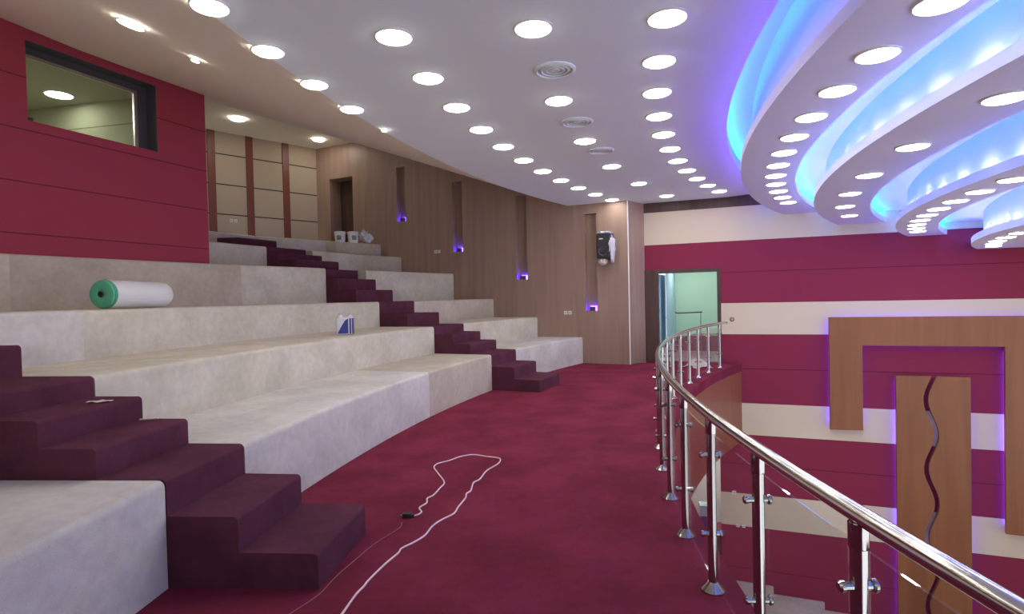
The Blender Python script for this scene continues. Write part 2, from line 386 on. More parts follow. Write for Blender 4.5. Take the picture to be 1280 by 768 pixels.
# terraced ceiling drops over the hall
DR = [(16.08, 3.30, 15.35), (15.10, 3.00, 14.30), (13.95, 2.68, 13.35), (12.90, 2.36, 12.05)]
slots = [(16.25, 3.78), (15.35, 3.30), (14.30, 3.00), (13.35, 2.68)]
dn = ['highest', 'second highest', 'third highest', 'lowest']
dl = ['highest and widest curved white ceiling drop, nearest the railing', 'curved white ceiling drop one level below the widest one', 'curved white ceiling drop just above the lowest one', 'lowest curved white ceiling drop, nearest the stage']
for k, (r0, z, r1) in enumerate(DR):
    t = thing('ceiling_drop', dl[k], 'ceiling panel', P(r0, 20, z), 0, 'curved ceiling drops over the hall')
    inv = Matrix.Translation(-t.location)
    def part(name, bm, m, sm=True, par=t):
        bm.transform(inv); return obj(name, bm, m, par, smooth=sm)
    bm = bmesh.new(); sweep(bm, rect(r0, r1, z, z+.10), -20, wall_angle, .8); part('soffit', bm, 'gypsum')
    so, sz = slots[k]; rz = sz+(.36 if k == 0 else .24)
    bm = bmesh.new(); sweep(bm, rect(r0-.17, r0-.20, z+.1, rz), -20, wall_angle, .8); part('riser', bm, 'gypsum')
    bm = bmesh.new(); sweep(bm, rect(so+.34, r0-.20, rz, rz+.04), -20, wall_angle, .8); part('recess_panel', bm, 'gypsum')
    bm = bmesh.new(); sweep(bm, rect(so+.07, so+.12, sz+(.175 if k == 0 else .103), sz+(.185 if k == 0 else .113)), -20, wall_angle, .8); part('cyan_light_strip', bm, 'led_cyan')
    bm = bmesh.new(); sweep(bm, rect(r0-.05, r0-.035, z+.101, z+.108), -20, wall_angle, .8); part('violet_light_strip', bm, 'led_violet' if k == 0 else 'led_blue')
    if k:
        a = 4.
        while a < wall_angle(r0)-1:
            bm = bmesh.new(); q = P(r0-.10, a, z+.102); lathe(bm, [(.018, 0), (.018, .012), (.01, .022)], 8, Matrix.Translation(q)); part('cove_bulb', bm, 'led_white'); a += (2.4, 2.2, 2.6, 1.9)[k]

# ============================================================ TERRACES AND STAIRS
TR = [20.15, 21.3, 22.5]; TZ = [.62, 1.11, 1.585, 2.28, 2.80, 3.2]
R4 = lerp([10, 11.7, 14.2, 18, 22.9, 26, 40], [24.8, 24.68, 24.48, 24.18, 23.78, 23.78, 23.62])
R5 = 25.35
R6 = lerp([18, 24, 27, 31.5, 33.3], [27.1, 27.05, 27.05, 26.65, 26.5])
R6B = lerp([30, 33.3], [26.3, 26.05])
FL, FR, NL, NR = 23.5, 26.45, 4.12, 6.4
def plane_r(p, n):
    def f(a):
        u = Vector((-math.cos(R_(a)), math.sin(R_(a)), 0)); d = n.dot(u)
        return 99 if d < .05 else n.dot(p-Vector((CX, CY, 0)))/d
    return f
RB, RRED = plane_r(BK0, BN), plane_r(RD0, RN)
def terrace(label, r0, r1, z, a0, a1, mats, seams, ms, z0=0.):
    bm = bmesh.new()
    def mi(a):
        i = 0
        for q, x in enumerate(seams):
            if a > x: i = q+1
        return ms[i]
    sweep(bm, rounded(r0, r1, z0, z, .04), a0, a1, .9, mi=mi, seams=seams)
    o = obj('seating_terrace', bm, mats, smooth=True)
    return tag(o, label, 'carpeted terrace', 'beige carpeted seating terraces')
BM = ['beige', 'beige_warm', 'beige_pale']
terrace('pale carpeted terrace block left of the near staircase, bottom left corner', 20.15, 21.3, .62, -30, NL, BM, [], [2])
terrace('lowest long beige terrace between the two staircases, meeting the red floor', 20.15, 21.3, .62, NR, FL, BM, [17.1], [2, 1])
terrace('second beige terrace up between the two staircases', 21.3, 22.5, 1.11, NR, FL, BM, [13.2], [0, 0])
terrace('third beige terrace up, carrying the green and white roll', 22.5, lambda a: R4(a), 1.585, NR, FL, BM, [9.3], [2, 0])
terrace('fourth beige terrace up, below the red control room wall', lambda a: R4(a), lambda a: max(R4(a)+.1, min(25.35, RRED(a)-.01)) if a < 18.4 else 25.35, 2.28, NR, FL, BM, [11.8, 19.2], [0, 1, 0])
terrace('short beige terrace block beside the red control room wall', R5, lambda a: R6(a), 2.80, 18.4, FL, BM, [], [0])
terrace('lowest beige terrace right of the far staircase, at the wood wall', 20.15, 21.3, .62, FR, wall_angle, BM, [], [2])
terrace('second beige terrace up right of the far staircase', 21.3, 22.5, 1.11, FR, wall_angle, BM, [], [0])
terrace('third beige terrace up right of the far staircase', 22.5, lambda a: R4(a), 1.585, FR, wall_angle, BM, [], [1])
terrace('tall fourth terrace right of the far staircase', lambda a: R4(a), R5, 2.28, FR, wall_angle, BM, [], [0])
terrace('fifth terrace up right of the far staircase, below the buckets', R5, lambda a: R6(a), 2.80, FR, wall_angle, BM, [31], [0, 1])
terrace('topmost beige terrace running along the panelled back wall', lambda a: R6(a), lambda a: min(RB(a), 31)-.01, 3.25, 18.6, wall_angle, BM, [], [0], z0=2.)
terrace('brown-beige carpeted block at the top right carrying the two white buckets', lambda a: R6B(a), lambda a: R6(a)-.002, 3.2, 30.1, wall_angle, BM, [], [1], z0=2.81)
# hidden-side terraces above the near-left block continue the rake beside the stairs
terrace('second terrace up left of the near staircase', 21.3, 22.5, 1.11, -30, NL, BM, [], [0])
terrace('third terrace up left of the near staircase', 22.5, 24.8, 1.585, -30, NL, BM, [], [0])
terrace('fourth terrace up left of the near staircase', 24.8, 26, 2.28, -30, NL, BM, [], [0])

ST = [(19.27, .205), (19.73, .41), (20.15, .622), (20.57, .80), (20.92, .962), (21.3, 1.112), (21.88, 1.345), (22.5, 1.587), (23.05, 1.83), (23.5, 2.07), (24.0, 2.282), (24.55, 2.50), (25.05, 2.66), (25.55, 2.83)]
def stairs(label, a0, a1, n, extra=None):
    t = thing('staircase', label, 'stairs', P(ST[0][0], (a0+a1)/2, 0))
    inv = Matrix.Translation(-t.location)
    for i in range(n):
        r0, z = ST[i]; r1 = ST[i+1][0] if i+1 < len(ST) else 26.6
        bm = bmesh.new(); sweep(bm, rounded(r0, r1+.0, .002, z, .03), a0+.03, a1-.03, .5)
        bm.transform(inv); obj('step', bm, 'stair_carpet', t, smooth=True)
    if extra:
        bm = bmesh.new(); extra(bm); bm.transform(inv); obj('landing', bm, 'stair_carpet', t, smooth=True)
    return t
stairs('dark maroon carpeted staircase on the left, near the camera', NL, NR, 11)
def landing(bm):
    sweep(bm, rounded(lambda a: 26.5+.4*max(0, (24.3-a)/.4), lambda a: R6(a)-.002, 2.81, 3.10, .05), 23.9, FR-.03, .2)
stairs('dark maroon carpeted staircase in the middle, climbing to the back wall', FL, FR, 14, landing)

# ============================================================ RAILING
RR = 17.09
ral = thing('railing', 'curved polished steel railing with glass panels along the balcony edge', 'railing', P(RR, 0, 0))
inv = Matrix.Translation(-ral.location)
bm = bmesh.new()
pa = [a/2 for a in range(-30, 73)]+[36.6, 37.4, 38.2]
tube(bm, [P(RR, a, .955) for a in pa]+[P(17.11, 38.6, .955)], .029, 16); bm.transform(inv)
obj('handrail', bm, 'rail_steel', ral, smooth='all')
bm = bmesh.new(); lathe(bm, [(.03, 0), (.045, .006), (.04, .03), (.0, .04)], 16, Matrix.Translation(P(17.1, 38.6, .955)) @ Matrix.Rotation(R_(-70), 4, 'X') @ Matrix.Translation((0, 0, -.02)), cap=False); bm.transform(inv)
obj('end_knob', bm, 'white', ral, smooth=True)
post_a = [-14.6, -12.2, -9.8, -7.3, -4.9, -2.5, -.25, 2.12, 4.36, 6.71, 9.03, 11.51, 13.95, 16.4, 18.85, 21.3, 23.73, 26.35, 29.02, 31.46, 34.1, 36.84]
bmp = bmesh.new(); lathe(bmp, [(.0245, 0), (.0245, .94)], 16); lathe(bmp, [(.0275, .855), (.0285, .86), (.0285, .93)], 16)
post0 = obj('post', bmp, 'chrome', smooth=True)
bmf = bmesh.new(); lathe(bmf, [(.062, 0), (.062, .006), (.055, .014), (.032, .04), (.026, .05)], 20)
flange0 = obj('flange', bmf, 'chrome', smooth=True)
bmc = bmesh.new()
Mx = Matrix.Rotation(R_(90), 4, 'Y')
lathe(bmc, [(.013, -.045), (.013, .045)], 10, Mx); lathe(bmc, [(.018, .038), (.021, .042), (.021, .05), (.012, .056)], 14, Mx); lathe(bmc, [(.012, -.062), (.018, -.056), (.018, -.045)], 12, Mx)
clamp0 = obj('glass_clamp', bmc, 'chrome', smooth=True)
for i, a in enumerate(post_a):
    pos = P(RR, a, 0)-ral.location
    p = post0 if i == 0 else post0.copy(); f = flange0 if i == 0 else flange0.copy()
    if i: COL.objects.link(p); COL.objects.link(f)
    p.parent = ral; p.location = pos; p.rotation_euler = (0, 0, R_(-a)); f.parent = p; f.location = (0, 0, 0)
    for j, z in enumerate((.31, .74)):
        q = clamp0 if (i == 0 and j == 0) else clamp0.copy()
        if not (i == 0 and j == 0): COL.objects.link(q)
        q.parent = p; q.location = (0, 0, z)
for i in range(len(post_a)-1):
    a0, a1 = post_a[i]+.16, post_a[i+1]-.16
    bm = bmesh.new(); sweep(bm, rect(RR-.005, RR+.005, .07, .865), a0, a1, .6); bm.transform(inv)
    obj('glass_panel', bm, 'glass', ral, smooth=True)

# ============================================================ CEILING LIGHTS
def lamp_proto(m, r):
    bmd = bmesh.new(); lathe(bmd, [(r*.96, 0), (r*.96, -.012), (r*.85, -.022)], 28)
    bmr = bmesh.new()
    lathe(bmr, [(r*.96, 0), (r*1.07, 0), (r*1.07, -.008), (r*.97, -.014)], 28, cap=False)
    d = obj('diffuser', bmd, m, smooth=True); q = obj('rim', bmr, 'white', smooth=True)
    return d, q
protos = {}
ords = ['first', 'second', 'third', 'fourth', 'fifth', 'sixth', 'seventh', 'eighth', 'ninth', 'tenth', 'eleventh', 'twelfth', 'thirteenth']
def downlight(loc, m, r, label, group):
    key = (m, r); first = key not in protos
    if first: protos[key] = lamp_proto(m, r)
    t = thing('ceiling_light', label, 'ceiling light', loc, 0, group)
    for o in protos[key]:
        c_ = o if first else o.copy()
        if not first: COL.objects.link(c_)
        c_.parent = t
    rv = Vector((loc[0]-CX, loc[1]-CY, 0)); rr = rv.length
    if 20.5 < rr < 26.5 and loc[2] > 3.8 and r < .15:            # follow the sloping ceiling
        t.rotation_mode = 'QUATERNION'; t.rotation_quaternion = (Vector((0, 0, 1))-rv.normalized()*.318).to_track_quat('Z', 'Y')
    return t
def row(r, z, angs, m, rad, where, group):
    for i, a in enumerate(angs):
        zz = z if z is not None else ceil_z(r, a)
        lab = 'round ceiling light, %s from the camera in %s' % (ords[i], where)
        if i == 0: lab = 'round ceiling light, nearest the camera in %s' % where
        if i == len(angs)-1: lab = 'round ceiling light, farthest from camera in %s' % where
        downlight(P(r, a, zz-.001), m, rad, lab, group)
row(17.05, 3.78, [9.1+2.78*i for i in range(11)], 'lamp', .15, 'the row above the railing', 'ceiling lights above the railing')
row(18.1, 3.78, [8.96+5.41*i for i in range(6)], 'lamp', .15, 'the sparse row above the red floor', 'sparse row of ceiling lights')
row(19.24, 3.78, [8.7+2.62*i for i in range(11)], 'lamp', .15, 'the long row above the lowest terrace', 'ceiling lights above the lowest terrace')
row(20.38, 3.78, [6.7, 8.8, 10.95, 13.1], 'lamp', .13, 'the short row beside the sloping ceiling', 'ceiling lights beside the sloping ceiling')
downlight(P(20.4, 15.4, 3.779), 'lamp_small', .035, 'tiny round ceiling light at the end of the short row', 'small ceiling lights')
row(15.62, 3.30, [5.9+2.62*i for i in range(12)], 'lamp_drop', .14, 'the row under the widest ceiling drop', 'lights under the widest ceiling drop')
row(14.66, 3.00, [9.4+5.4*i for i in range(6)], 'lamp_drop', .14, 'the sparse row under the second ceiling drop', 'lights under the second ceiling drop')
row(13.66, 2.68, [16.3+2.9*i for i in range(9)], 'lamp_drop', .13, 'the row under the third ceiling drop', 'lights under the third ceiling drop')
row(12.60, 2.36, [28.6+3.4*i for i in range(5)], 'lamp_drop', .12, 'the row under the lowest ceiling drop', 'lights under the lowest ceiling drop')
downlight(Vector((-3.42, 5.16, ceil_z(21.79, 9)-.012)), 'lamp_small', .11, 'small round light on the cream sloping ceiling nearest the camera', 'sloping ceiling lights')
downlight(Vector((-3.26, 5.92, ceil_z(21.76, 11)-.012)), 'lamp_small', .04, 'tiny spotlight on the sloping ceiling above the control room wall', 'sloping ceiling lights')
downlight(Vector((-6.72, 14.02, 6.20)), 'lamp_small', .17, 'round light on the high rear ceiling before the panelled back wall', 'rear ceiling lights')
downlight(Vector((-5.38, 15.97, 6.20)), 'lamp_small', .15, 'round light on the high rear ceiling above the dark back door', 'rear ceiling lights')

downlight(Vector((-8.3, 7.5, 5.298)), 'lamp_small', .45, 'unseen fill light added to brighten the control room, hidden behind the red wall', 'control room light')  # extra lamp kept out of view, added only to brighten the control room interior
# round air vents in the flat ceiling
def vent(loc, rad, label):
    t = thing('ceiling_vent', label, 'air vent', loc, 0, 'round ceiling vents')
    for i, q in enumerate((1., .72, .45)):
        bm = bmesh.new(); lathe(bm, [(rad*q, 0), (rad*q, -.008), (rad*q*.88, -.02+.004*i), (rad*q*.82, -.006)], 28, cap=False)
        obj('vent_ring', bm, 'ceiling', t, smooth=True)
    bm = bmesh.new(); lathe(bm, [(rad*.2, 0), (rad*.2, -.012)], 20); obj('vent_centre', bm, 'ceiling', t, smooth=True)
vent(Vector((.46, 5.38, 3.779)), .2, 'round white air vent in the flat ceiling, nearest the camera')
vent(Vector((.86, 7.0, 3.779)), .2, 'round white air vent in the flat ceiling, midway along')
vent(Vector((1.38, 8.4, 3.779)), .2, 'round white air vent in the flat ceiling, farthest from the camera')

# ============================================================ NICHE LIGHTS
wh = ['lowest niche, nearest the corner', 'second niche from the corner', 'third niche from the corner', 'highest niche, farthest back']
for i, (s0, z0, z1) in enumerate(niches):
    MW = frame(WOOD0, WDIR, WN, s0-.15, 0, z0)
    t = thing('niche_light', 'small dark fixture glowing purple in the '+wh[i], 'wall light', MW @ Vector((0, -.08, 0)), math.atan2(WDIR.y, WDIR.x), 'purple niche lights')
    bm = bmesh.new(); box(bm, -.06, .06, -.03, .07, .001, .10); obj('housing', bm, 'darkgrey', t, bevel=.01)
    bm = bmesh.new(); box(bm, -.075, .075, -.07, -.045, .001, .11); obj('lens', bm, 'led_niche', t, bevel=.005)

# ============================================================ WALL SOCKETS
def sockets(Mt, label, gap=.11, n=2, sz=.085):
    for i in range(n):
        t = thing('wall_socket', label % ('left', 'right')[i] if n == 2 else label, 'socket', (0, 0, 0), 0, 'white wall sockets')
        t.matrix_world = Mt @ Matrix.Translation(((-.5+i)*gap if n == 2 else 0, 0, 0))
        bm = bmesh.new(); box(bm, -sz/2, sz/2, .0, .012, -sz/2, sz/2); obj('plate', bm, 'socket', t, bevel=.004)
        bm = bmesh.new(); box(bm, -sz*.28, sz*.28, .012, .016, -sz*.2, sz*.2); obj('insert', bm, 'tile', t, bevel=.002)
# on the veneer wall x runs to the back, i.e. to the left in the picture
sockets(frame(WOOD0, WDIR, WN, 5.2, 0, 2.89), 'white socket on the wood wall above the tall terrace, %s one of the pair')
sockets(frame(WOOD0, WDIR, WN, 1.5, 0, 1.21), 'white socket on the wood wall above the lowest terrace, %s one of the pair')
sockets(frame(BK0, BDIR, BN, 2.42, 0, 3.86), 'white socket on the beige panelled back wall, %s one of the pair')
sockets(frame(STR0, SDIR, SN, 1.92, 0, -2.97), 'white socket on the maroon stripe far below the balcony', n=1)
sockets(frame(STR0, SDIR, SN, 2.05, 0, -3.72), 'white socket low on the striped wall below the balcony, %s one of the pair', gap=.12, sz=.07)
t = thing('wall_plate', 'small round reddish wall plate above the end of the railing', 'wall plate', (0, 0, 0)); t.matrix_world = frame(STR0, SDIR, SN, 1.93, 0, 1.0)
bm = bmesh.new(); lathe(bm, [(.055, 0), (.055, .01), (.03, .025)], 18, Matrix.Rotation(R_(-90), 4, 'X')); obj('plate', bm, 'mauve', t, smooth=True)
bm = bmesh.new(); lathe(bm, [(.02, .024), (.02, .05)], 12, Matrix.Rotation(R_(-90), 4, 'X')); obj('hub', bm, 'brushed', t, smooth=True)

# ============================================================ WRAPPED SPEAKER ON THE WOOD WALL
t = thing('wall_speaker', 'black wall speaker half wrapped in crumpled plastic on the wood wall', 'speaker', (0, 0, 0)); t.matrix_world = frame(WOOD0, WDIR, WN, .46, .0, 2.2) @ Matrix.Scale(1.15, 4)
bm = bmesh.new(); box(bm, -.12, .16, .05, .33, .22, .72); sb = obj('cabinet', bm, 'black', t, bevel=.02)
bm = bmesh.new(); lathe(bm, [(.095, 0), (.09, .012), (.05, -.01), (.02, .0)], 20, Matrix.Translation((.02, .33, .36)) @ Matrix.Rotation(R_(-90), 4, 'X')); obj('woofer', bm, 'darkgrey', t, smooth=True)
bm = bmesh.new(); box(bm, .02, .1, .331, .335, .60, .62); obj('badge', bm, 'socket', t)
bm = bmesh.new(); box(bm, -.02, .02, 0, .06, .25, .5); box(bm, -.06, .06, 0, .012, .2, .55); obj('bracket', bm, 'brushed', t, bevel=.004)
M['film'] = plain('crumpled_clear_film', srgb(210, 206, 214), .15, 0., .9, bump=1., bscale=22)
bm = bmesh.new(); bmesh.ops.create_icosphere(bm, subdivisions=4, radius=1)
for v in bm.verts:
    n_ = v.co.normalized(); k = .92+.22*noise.noise(n_*3.1)+.13*noise.noise(n_*8)
    v.co = Vector((-.12+.075*n_.x*k+(.04 if n_.z > .5 else 0), .2+.15*n_.y*k, .47+.27*n_.z*k-(.10 if n_.z < -.6 and n_.x < 0 else 0)))
obj('plastic_wrap', bm, 'film', t, smooth='all')
bm = bmesh.new(); bmesh.ops.create_icosphere(bm, subdivisions=4, radius=1)
for v in bm.verts:
    n_ = v.co.normalized(); k = .92+.3*noise.noise(n_*3.3)+.15*noise.noise(n_*8)
    v.co = Vector((.03+.17*n_.x*k, .19+.15*n_.y*k, .735+.035*n_.z*k))
obj('plastic_wrap', bm, 'film', t, smooth='all')
bm = bmesh.new(); bmesh.ops.create_icosphere(bm, subdivisions=4, radius=1)
for v in bm.verts:
    n_ = v.co.normalized(); k = .92+.3*noise.noise(n_*3.3)+.15*noise.noise(n_*8)
    v.co = Vector((.06+.10*n_.x*k, .2+.12*n_.y*k, .17+.08*n_.z*k))
obj('plastic_wrap', bm, 'paper', t, smooth='all')

# ============================================================ FOAM ROLL
def roll_mats():
    m, n, l, p = new_mat('white_roll_film'); p.inputs['Base Color'].default_value = srgb(226, 226, 222); p.inputs['Roughness'].default_value = .35
    t_ = n.new('ShaderNodeTexNoise'); t_.inputs['Scale'].default_value = 9; b = n.new('ShaderNodeBump'); b.inputs['Strength'].default_value = .4; b.inputs['Distance'].default_value = .01
    l.new(t_.outputs[0], b.inputs['Height']); l.new(b.outputs[0], p.inputs['Normal'])
    M['roll_white'] = m
    m, n, l, p = new_mat('green_foam_spiral')
    tc = n.new('ShaderNodeTexCoord'); w = n.new('ShaderNodeTexWave'); w.wave_type = 'RINGS'; w.rings_direction = 'Z'; w.inputs['Scale'].default_value = 22; w.inputs['Distortion'].default_value = 1.
    l.new(tc.outputs['Object'], w.inputs['Vector'])
    r = n.new('ShaderNodeValToRGB'); r.color_ramp.elements[0].color = srgb(62, 148, 112); r.color_ramp.elements[1].color = srgb(96, 190, 150)
    l.new(w.outputs['Fac'], r.inputs[0]); l.new(r.outputs[0], p.inputs['Base Color']); p.inputs['Roughness'].default_value = .6
    M['green_foam'] = m
roll_mats()
A0 = Vector((-4.49, 6.14, 1.585+.166)); A1 = Vector((-4.37, 7.04, 1.585+.162)); ax = (A1-A0)
t = thing('foam_roll', 'white roll with green foam ends lying on the third terrace', 'roll', A0)
t.rotation_mode = 'QUATERNION'; t.rotation_quaternion = ax.to_track_quat('Z', 'Y'); Lr = ax.length
bm = bmesh.new(); lathe(bm, [(.150, .03), (.160, .04), (.162, Lr*.3), (.155, Lr*.6), (.158, Lr*.85), (.150, Lr-.03), (.13, Lr)], 36); obj('white_wrap', bm, 'roll_white', t, smooth=True)
bm = bmesh.new(); lathe(bm, [(.03, .02), (.035, -.01), (.05, -.018), (.10, -.022), (.145, -.01), (.160, .02), (.1605, .045)], 36, cap=False)
obj('green_end', bm, 'green_foam', t, smooth=True)
bm = bmesh.new(); lathe(bm, [(.032, .03), (.034, -.02), (.028, -.024), (.024, .03)], 18); obj('core_hole', bm, 'darkgrey', t, smooth=True)

# ============================================================ PLASTIC PACK ON THE SECOND TERRACE
M['blue'] = plain('blue_print', srgb(46, 54, 128), .35)
t = thing('wrapped_pack', 'blue and white plastic wrapped pack standing on the second terrace', 'pack', Vector((-2.50, 8.36, 1.11)), R_(17))
bm = bmesh.new(); box(bm, -.13, .13, -.08, .08, .001, .27)
obj('bag', bm, 'film', t, bevel=.03, seg=3)
bm = bmesh.new()
v = [bm.verts.new(q) for q in ((-.11, -.0815, .025), (.045, -.0815, .025), (.045, -.0815, .245), (.0, -.0815, .22), (-.06, -.0815, .12))]; bm.faces.new(v)
bmesh.ops.solidify(bm, geom=bm.faces[:], thickness=-.003); obj('blue_panel', bm, 'blue', t)
bm = bmesh.new()
for x in (.062, .098): box(bm, x, x+.024, -.084, -.08, .02, .25)
box(bm, .1305, .134, -.06, -.02, .02, .24); box(bm, .1305, .134, .01, .05, .02, .24)
obj('blue_stripe', bm, 'blue', t)
bm = bmesh.new()
for x in (-.07, .07): lathe(bm, [(.05, .26), (.04, .285), (.015, .30), (.03, .32)], 10, Matrix.Translation((x, 0, 0)))
obj('gathered_top', bm, 'film', t, smooth=True)

# ============================================================ BUCKETS AND BAG AT THE BACK
M['label_green'] = plain('grey_green_label', srgb(120, 136, 124), .5)
def bucket(loc, label, rz=0):
    t = thing('plastic_bucket', label, 'bucket', loc, rz, 'white buckets on the top terrace')
    bm = bmesh.new(); lathe(bm, [(.125, 0.001), (.13, .02), (.145, .26), (.152, .265), (.152, .285), (.145, .29)], 28); obj('bucket_body', bm, 'white', t, smooth=True)
    bm = bmesh.new(); lathe(bm, [(.156, .282), (.158, .30), (.14, .31), (.135, .302)], 28); obj('bucket_lid', bm, 'white', t, smooth=True)
    bm = bmesh.new()
    for a in range(-110, -60, 10):
        for (u0, u1) in ((.08, .2),):
            q = [P2(.138+.02*(z-.05), a+d_, z) for d_, z in ((0, u0), (10, u0), (10, u1), (0, u1))]; bm.faces.new([bm.verts.new(x) for x in q])
    obj('paper_label', bm, 'label_green', t)
    bm = bmesh.new(); tube(bm, [Vector((.16*math.cos(R_(x)), -.16*abs(math.sin(R_(x)))*.9, .27-.12*math.sin(R_(x)))) for x in range(0, 181, 15)], .004, 6); obj('wire_handle', bm, 'brushed', t, smooth=True)
def P2(r, a, z): return Vector((r*math.cos(R_(a)), r*math.sin(R_(a)), z))
bucket(Vector((-4.66, 15.35, 3.2)), 'white plastic bucket on the top terrace, left of the pair')
bucket(Vector((-4.33, 15.44, 3.2)), 'white plastic bucket on the top terrace, right of the pair', R_(25))
t = thing('plastic_bag', 'crumpled white plastic bag beside the two buckets at the back', 'bag', Vector((-4.03, 15.66, 3.2)))
bm = bmesh.new(); bmesh.ops.create_icosphere(bm, subdivisions=4, radius=1)
for v in bm.verts:
    n_ = v.co.normalized(); k = .9+.35*noise.noise(n_*2.7)+.2*noise.noise(n_*7)
    z = .19+.19*n_.z*k; w = .20*(1-.55*max(0, n_.z))
    v.co = Vector((w*n_.x*k-.05*n_.z, .13*n_.y*k, max(.001, z)))
obj('bag_body', bm, 'film', t, smooth='all')
bm = bmesh.new(); tube(bm, [(-.07, 0, .34), (-.09, 0, .38), (-.05, .01, .41), (-.02, 0, .37)], .012, 8); obj('tied_top', bm, 'film', t, smooth=True)

# ============================================================ PAPERS ON THE NEAR STAIRS, CABLES
t = thing('paper_sheet', 'small pale crumpled card on the fifth step of the near stairs', 'paper', Vector((-2.84, 3.83, .966)), R_(10))
bm = bmesh.new(); g = [[bm.verts.new((-.07+.035*i, -.035+.023*j, .004+.005*math.sin(i*2.1+j*1.3))) for j in range(4)] for i in range(5)]
for A, B in zip(g, g[1:]):
    for j in range(3): bm.faces.new((A[j], A[j+1], B[j+1], B[j]))
bmesh.ops.solidify(bm, geom=bm.faces[:], thickness=.002); obj('sheet', bm, 'paper', t, smooth=True)
t = thing('white_stick', 'thin white strip lying on the fourth step of the near stairs', 'strip', Vector((-2.62, 4.0, .80)), R_(15))
bm = bmesh.new(); box(bm, -.06, .06, -.008, .008, .001, .01); obj('strip', bm, 'socket', t, bevel=.003)
def smooth_path(pts, z, sub=6):
    out = []; n = len(pts)
    for i in range(n-1):
        p0, p1, p2, p3 = (Vector(pts[max(i-1, 0)]), Vector(pts[i]), Vector(pts[i+1]), Vector(pts[min(i+2, n-1)]))
        for k in range(sub):
            u = k/sub
            q = .5*((2*p1)+(-p0+p2)*u+(2*p0-5*p1+4*p2-p3)*u*u+(-p0+3*p1-3*p2+p3)*u**3)
            out.append((q.x, q.y, z))
    out.append((pts[-1][0], pts[-1][1], z)); return out
cab = [(-.97, 2.3), (-.94, 2.55), (-.91, 2.86), (-.89, 3.05), (-.87, 3.13), (-.86, 3.2), (-.81, 3.39), (-.76, 3.53), (-.75, 3.6), (-.69, 3.68), (-.63, 3.79), (-.6, 3.94), (-.55, 4.05), (-.47, 4.17), (-.45, 4.3), (-.41, 4.49), (-.41, 4.59), (-.38, 4.66), (-.37, 4.86), (-.32, 4.95), (-.27, 5.19), (-.17, 5.4), (-.15, 5.54), (-.18, 5.6), (-.29, 5.65), (-.43, 5.73), (-.56, 5.67), (-.66, 5.54), (-.76, 5.45), (-.78, 5.33), (-.72, 5.15), (-.63, 4.89), (-.65, 4.73), (-.68, 4.57), (-.72, 4.5), (-.71, 4.4), (-.75, 4.3), (-.72, 4.21), (-.75, 4.15), (-.81, 4.13)]
t = thing('white_cable', 'white cable looped over the maroon carpet, ending in a black plug', 'cable', Vector((-.81, 4.13, 0)))
bm = bmesh.new(); tube(bm, smooth_path(cab, .007), .0065, 8); bm.transform(Matrix.Translation(-t.location)); obj('cord', bm, 'cable', t, smooth='all')
bm = bmesh.new(); box(bm, -.035, .03, -.02, .02, .001, .035); lathe(bm, [(.012, .02), (.010, .05)], 8, Matrix.Translation((.0, 0, .015)) @ Matrix.Rotation(R_(90), 4, 'Y')); obj('plug', bm, 'black', t, bevel=.006)
bm = bmesh.new()
for y in (-.01, .01): tube(bm, [(-.034, y, .018), (-.055, y, .018)], .003, 6)
obj('plug_pin', bm, 'chrome', t)
cab2 = [(-.835, 4.03), (-.83, 3.93), (-.91, 3.76), (-.96, 3.64), (-1.0, 3.5), (-1.06, 3.28), (-1.08, 3.17), (-1.10, 3.05), (-1.18, 2.88), (-1.23, 2.78), (-1.3, 2.5)]
t = thing('thin_cable', 'thin dusty pink cable running left of the white cable on the carpet', 'cable', Vector((-.83, 4.03, 0)))
bm = bmesh.new(); tube(bm, smooth_path(cab2, .005), .0032, 6); bm.transform(Matrix.Translation(-t.location)); obj('cord', bm, 'cable_dark', t, smooth='all')

# ============================================================ WALL ORNAMENTS ON THE STRIPED WALL
MS = frame(STR0, SDIR, SN)
sx = lambda x: (x-3.2)/.9323          # hall x -> distance along the striped wall
t = thing('wall_frame', 'large orange-brown wooden angular frame with purple glow on striped wall', 'wall decoration', (0, 0, 0)); t.matrix_world = frame(STR0, SDIR, SN, sx(6.78), 0, 1.04)
W1, W2, W3 = sx(7.35)-sx(6.78), sx(9.57)-sx(6.78), sx(10.2)-sx(6.78)
def prism(bm, poly, y0, y1):
    a = [bm.verts.new((x, y0, z)) for x, z in poly]; b = [bm.verts.new((x, y1, z)) for x, z in poly]
    bm.faces.new(a); bm.faces.new(b[::-1]); n = len(poly)
    for i in range(n): bm.faces.new((a[i], a[(i+1) % n], b[(i+1) % n], b[i]))
bm = bmesh.new(); prism(bm, [(0, -2.40), (W1, -2.38), (W1, -.60), (W2, -.60), (W2, -4.25), (W3, -4.25), (W3, 0), (0, 0)], .09, .17); obj('frame_board', bm, 'wood_orange', t, bevel=.008)
bm = bmesh.new()
for a in ((.1, W3-.1, -.12, -.09), (.06, .09, -2.3, -.1), (W1-.09, W1-.06, -2.3, -.7), (W1, W2, -.54, -.51), (W2+.06, W2+.09, -4.1, -.7)):
    box(bm, a[0], a[1], .03, .05, a[2], a[3])
obj('light_strip', bm, 'led_halo', t)
bm = bmesh.new()
for x, z in ((.28, -.3), (.28, -2.1), (2.6, -.3), (W3-.3, -.3), (W3-.3, -3.9)): box(bm, x-.05, x+.05, 0, .09, z-.05, z+.05)
obj('spacer', bm, 'darkgrey', t)
def wave(z): return -.09*math.cos(2*math.pi*(z+.48)/1.4)
t2s = []
x0, xm, x1 = sx(7.90), sx(8.455), sx(9.06)
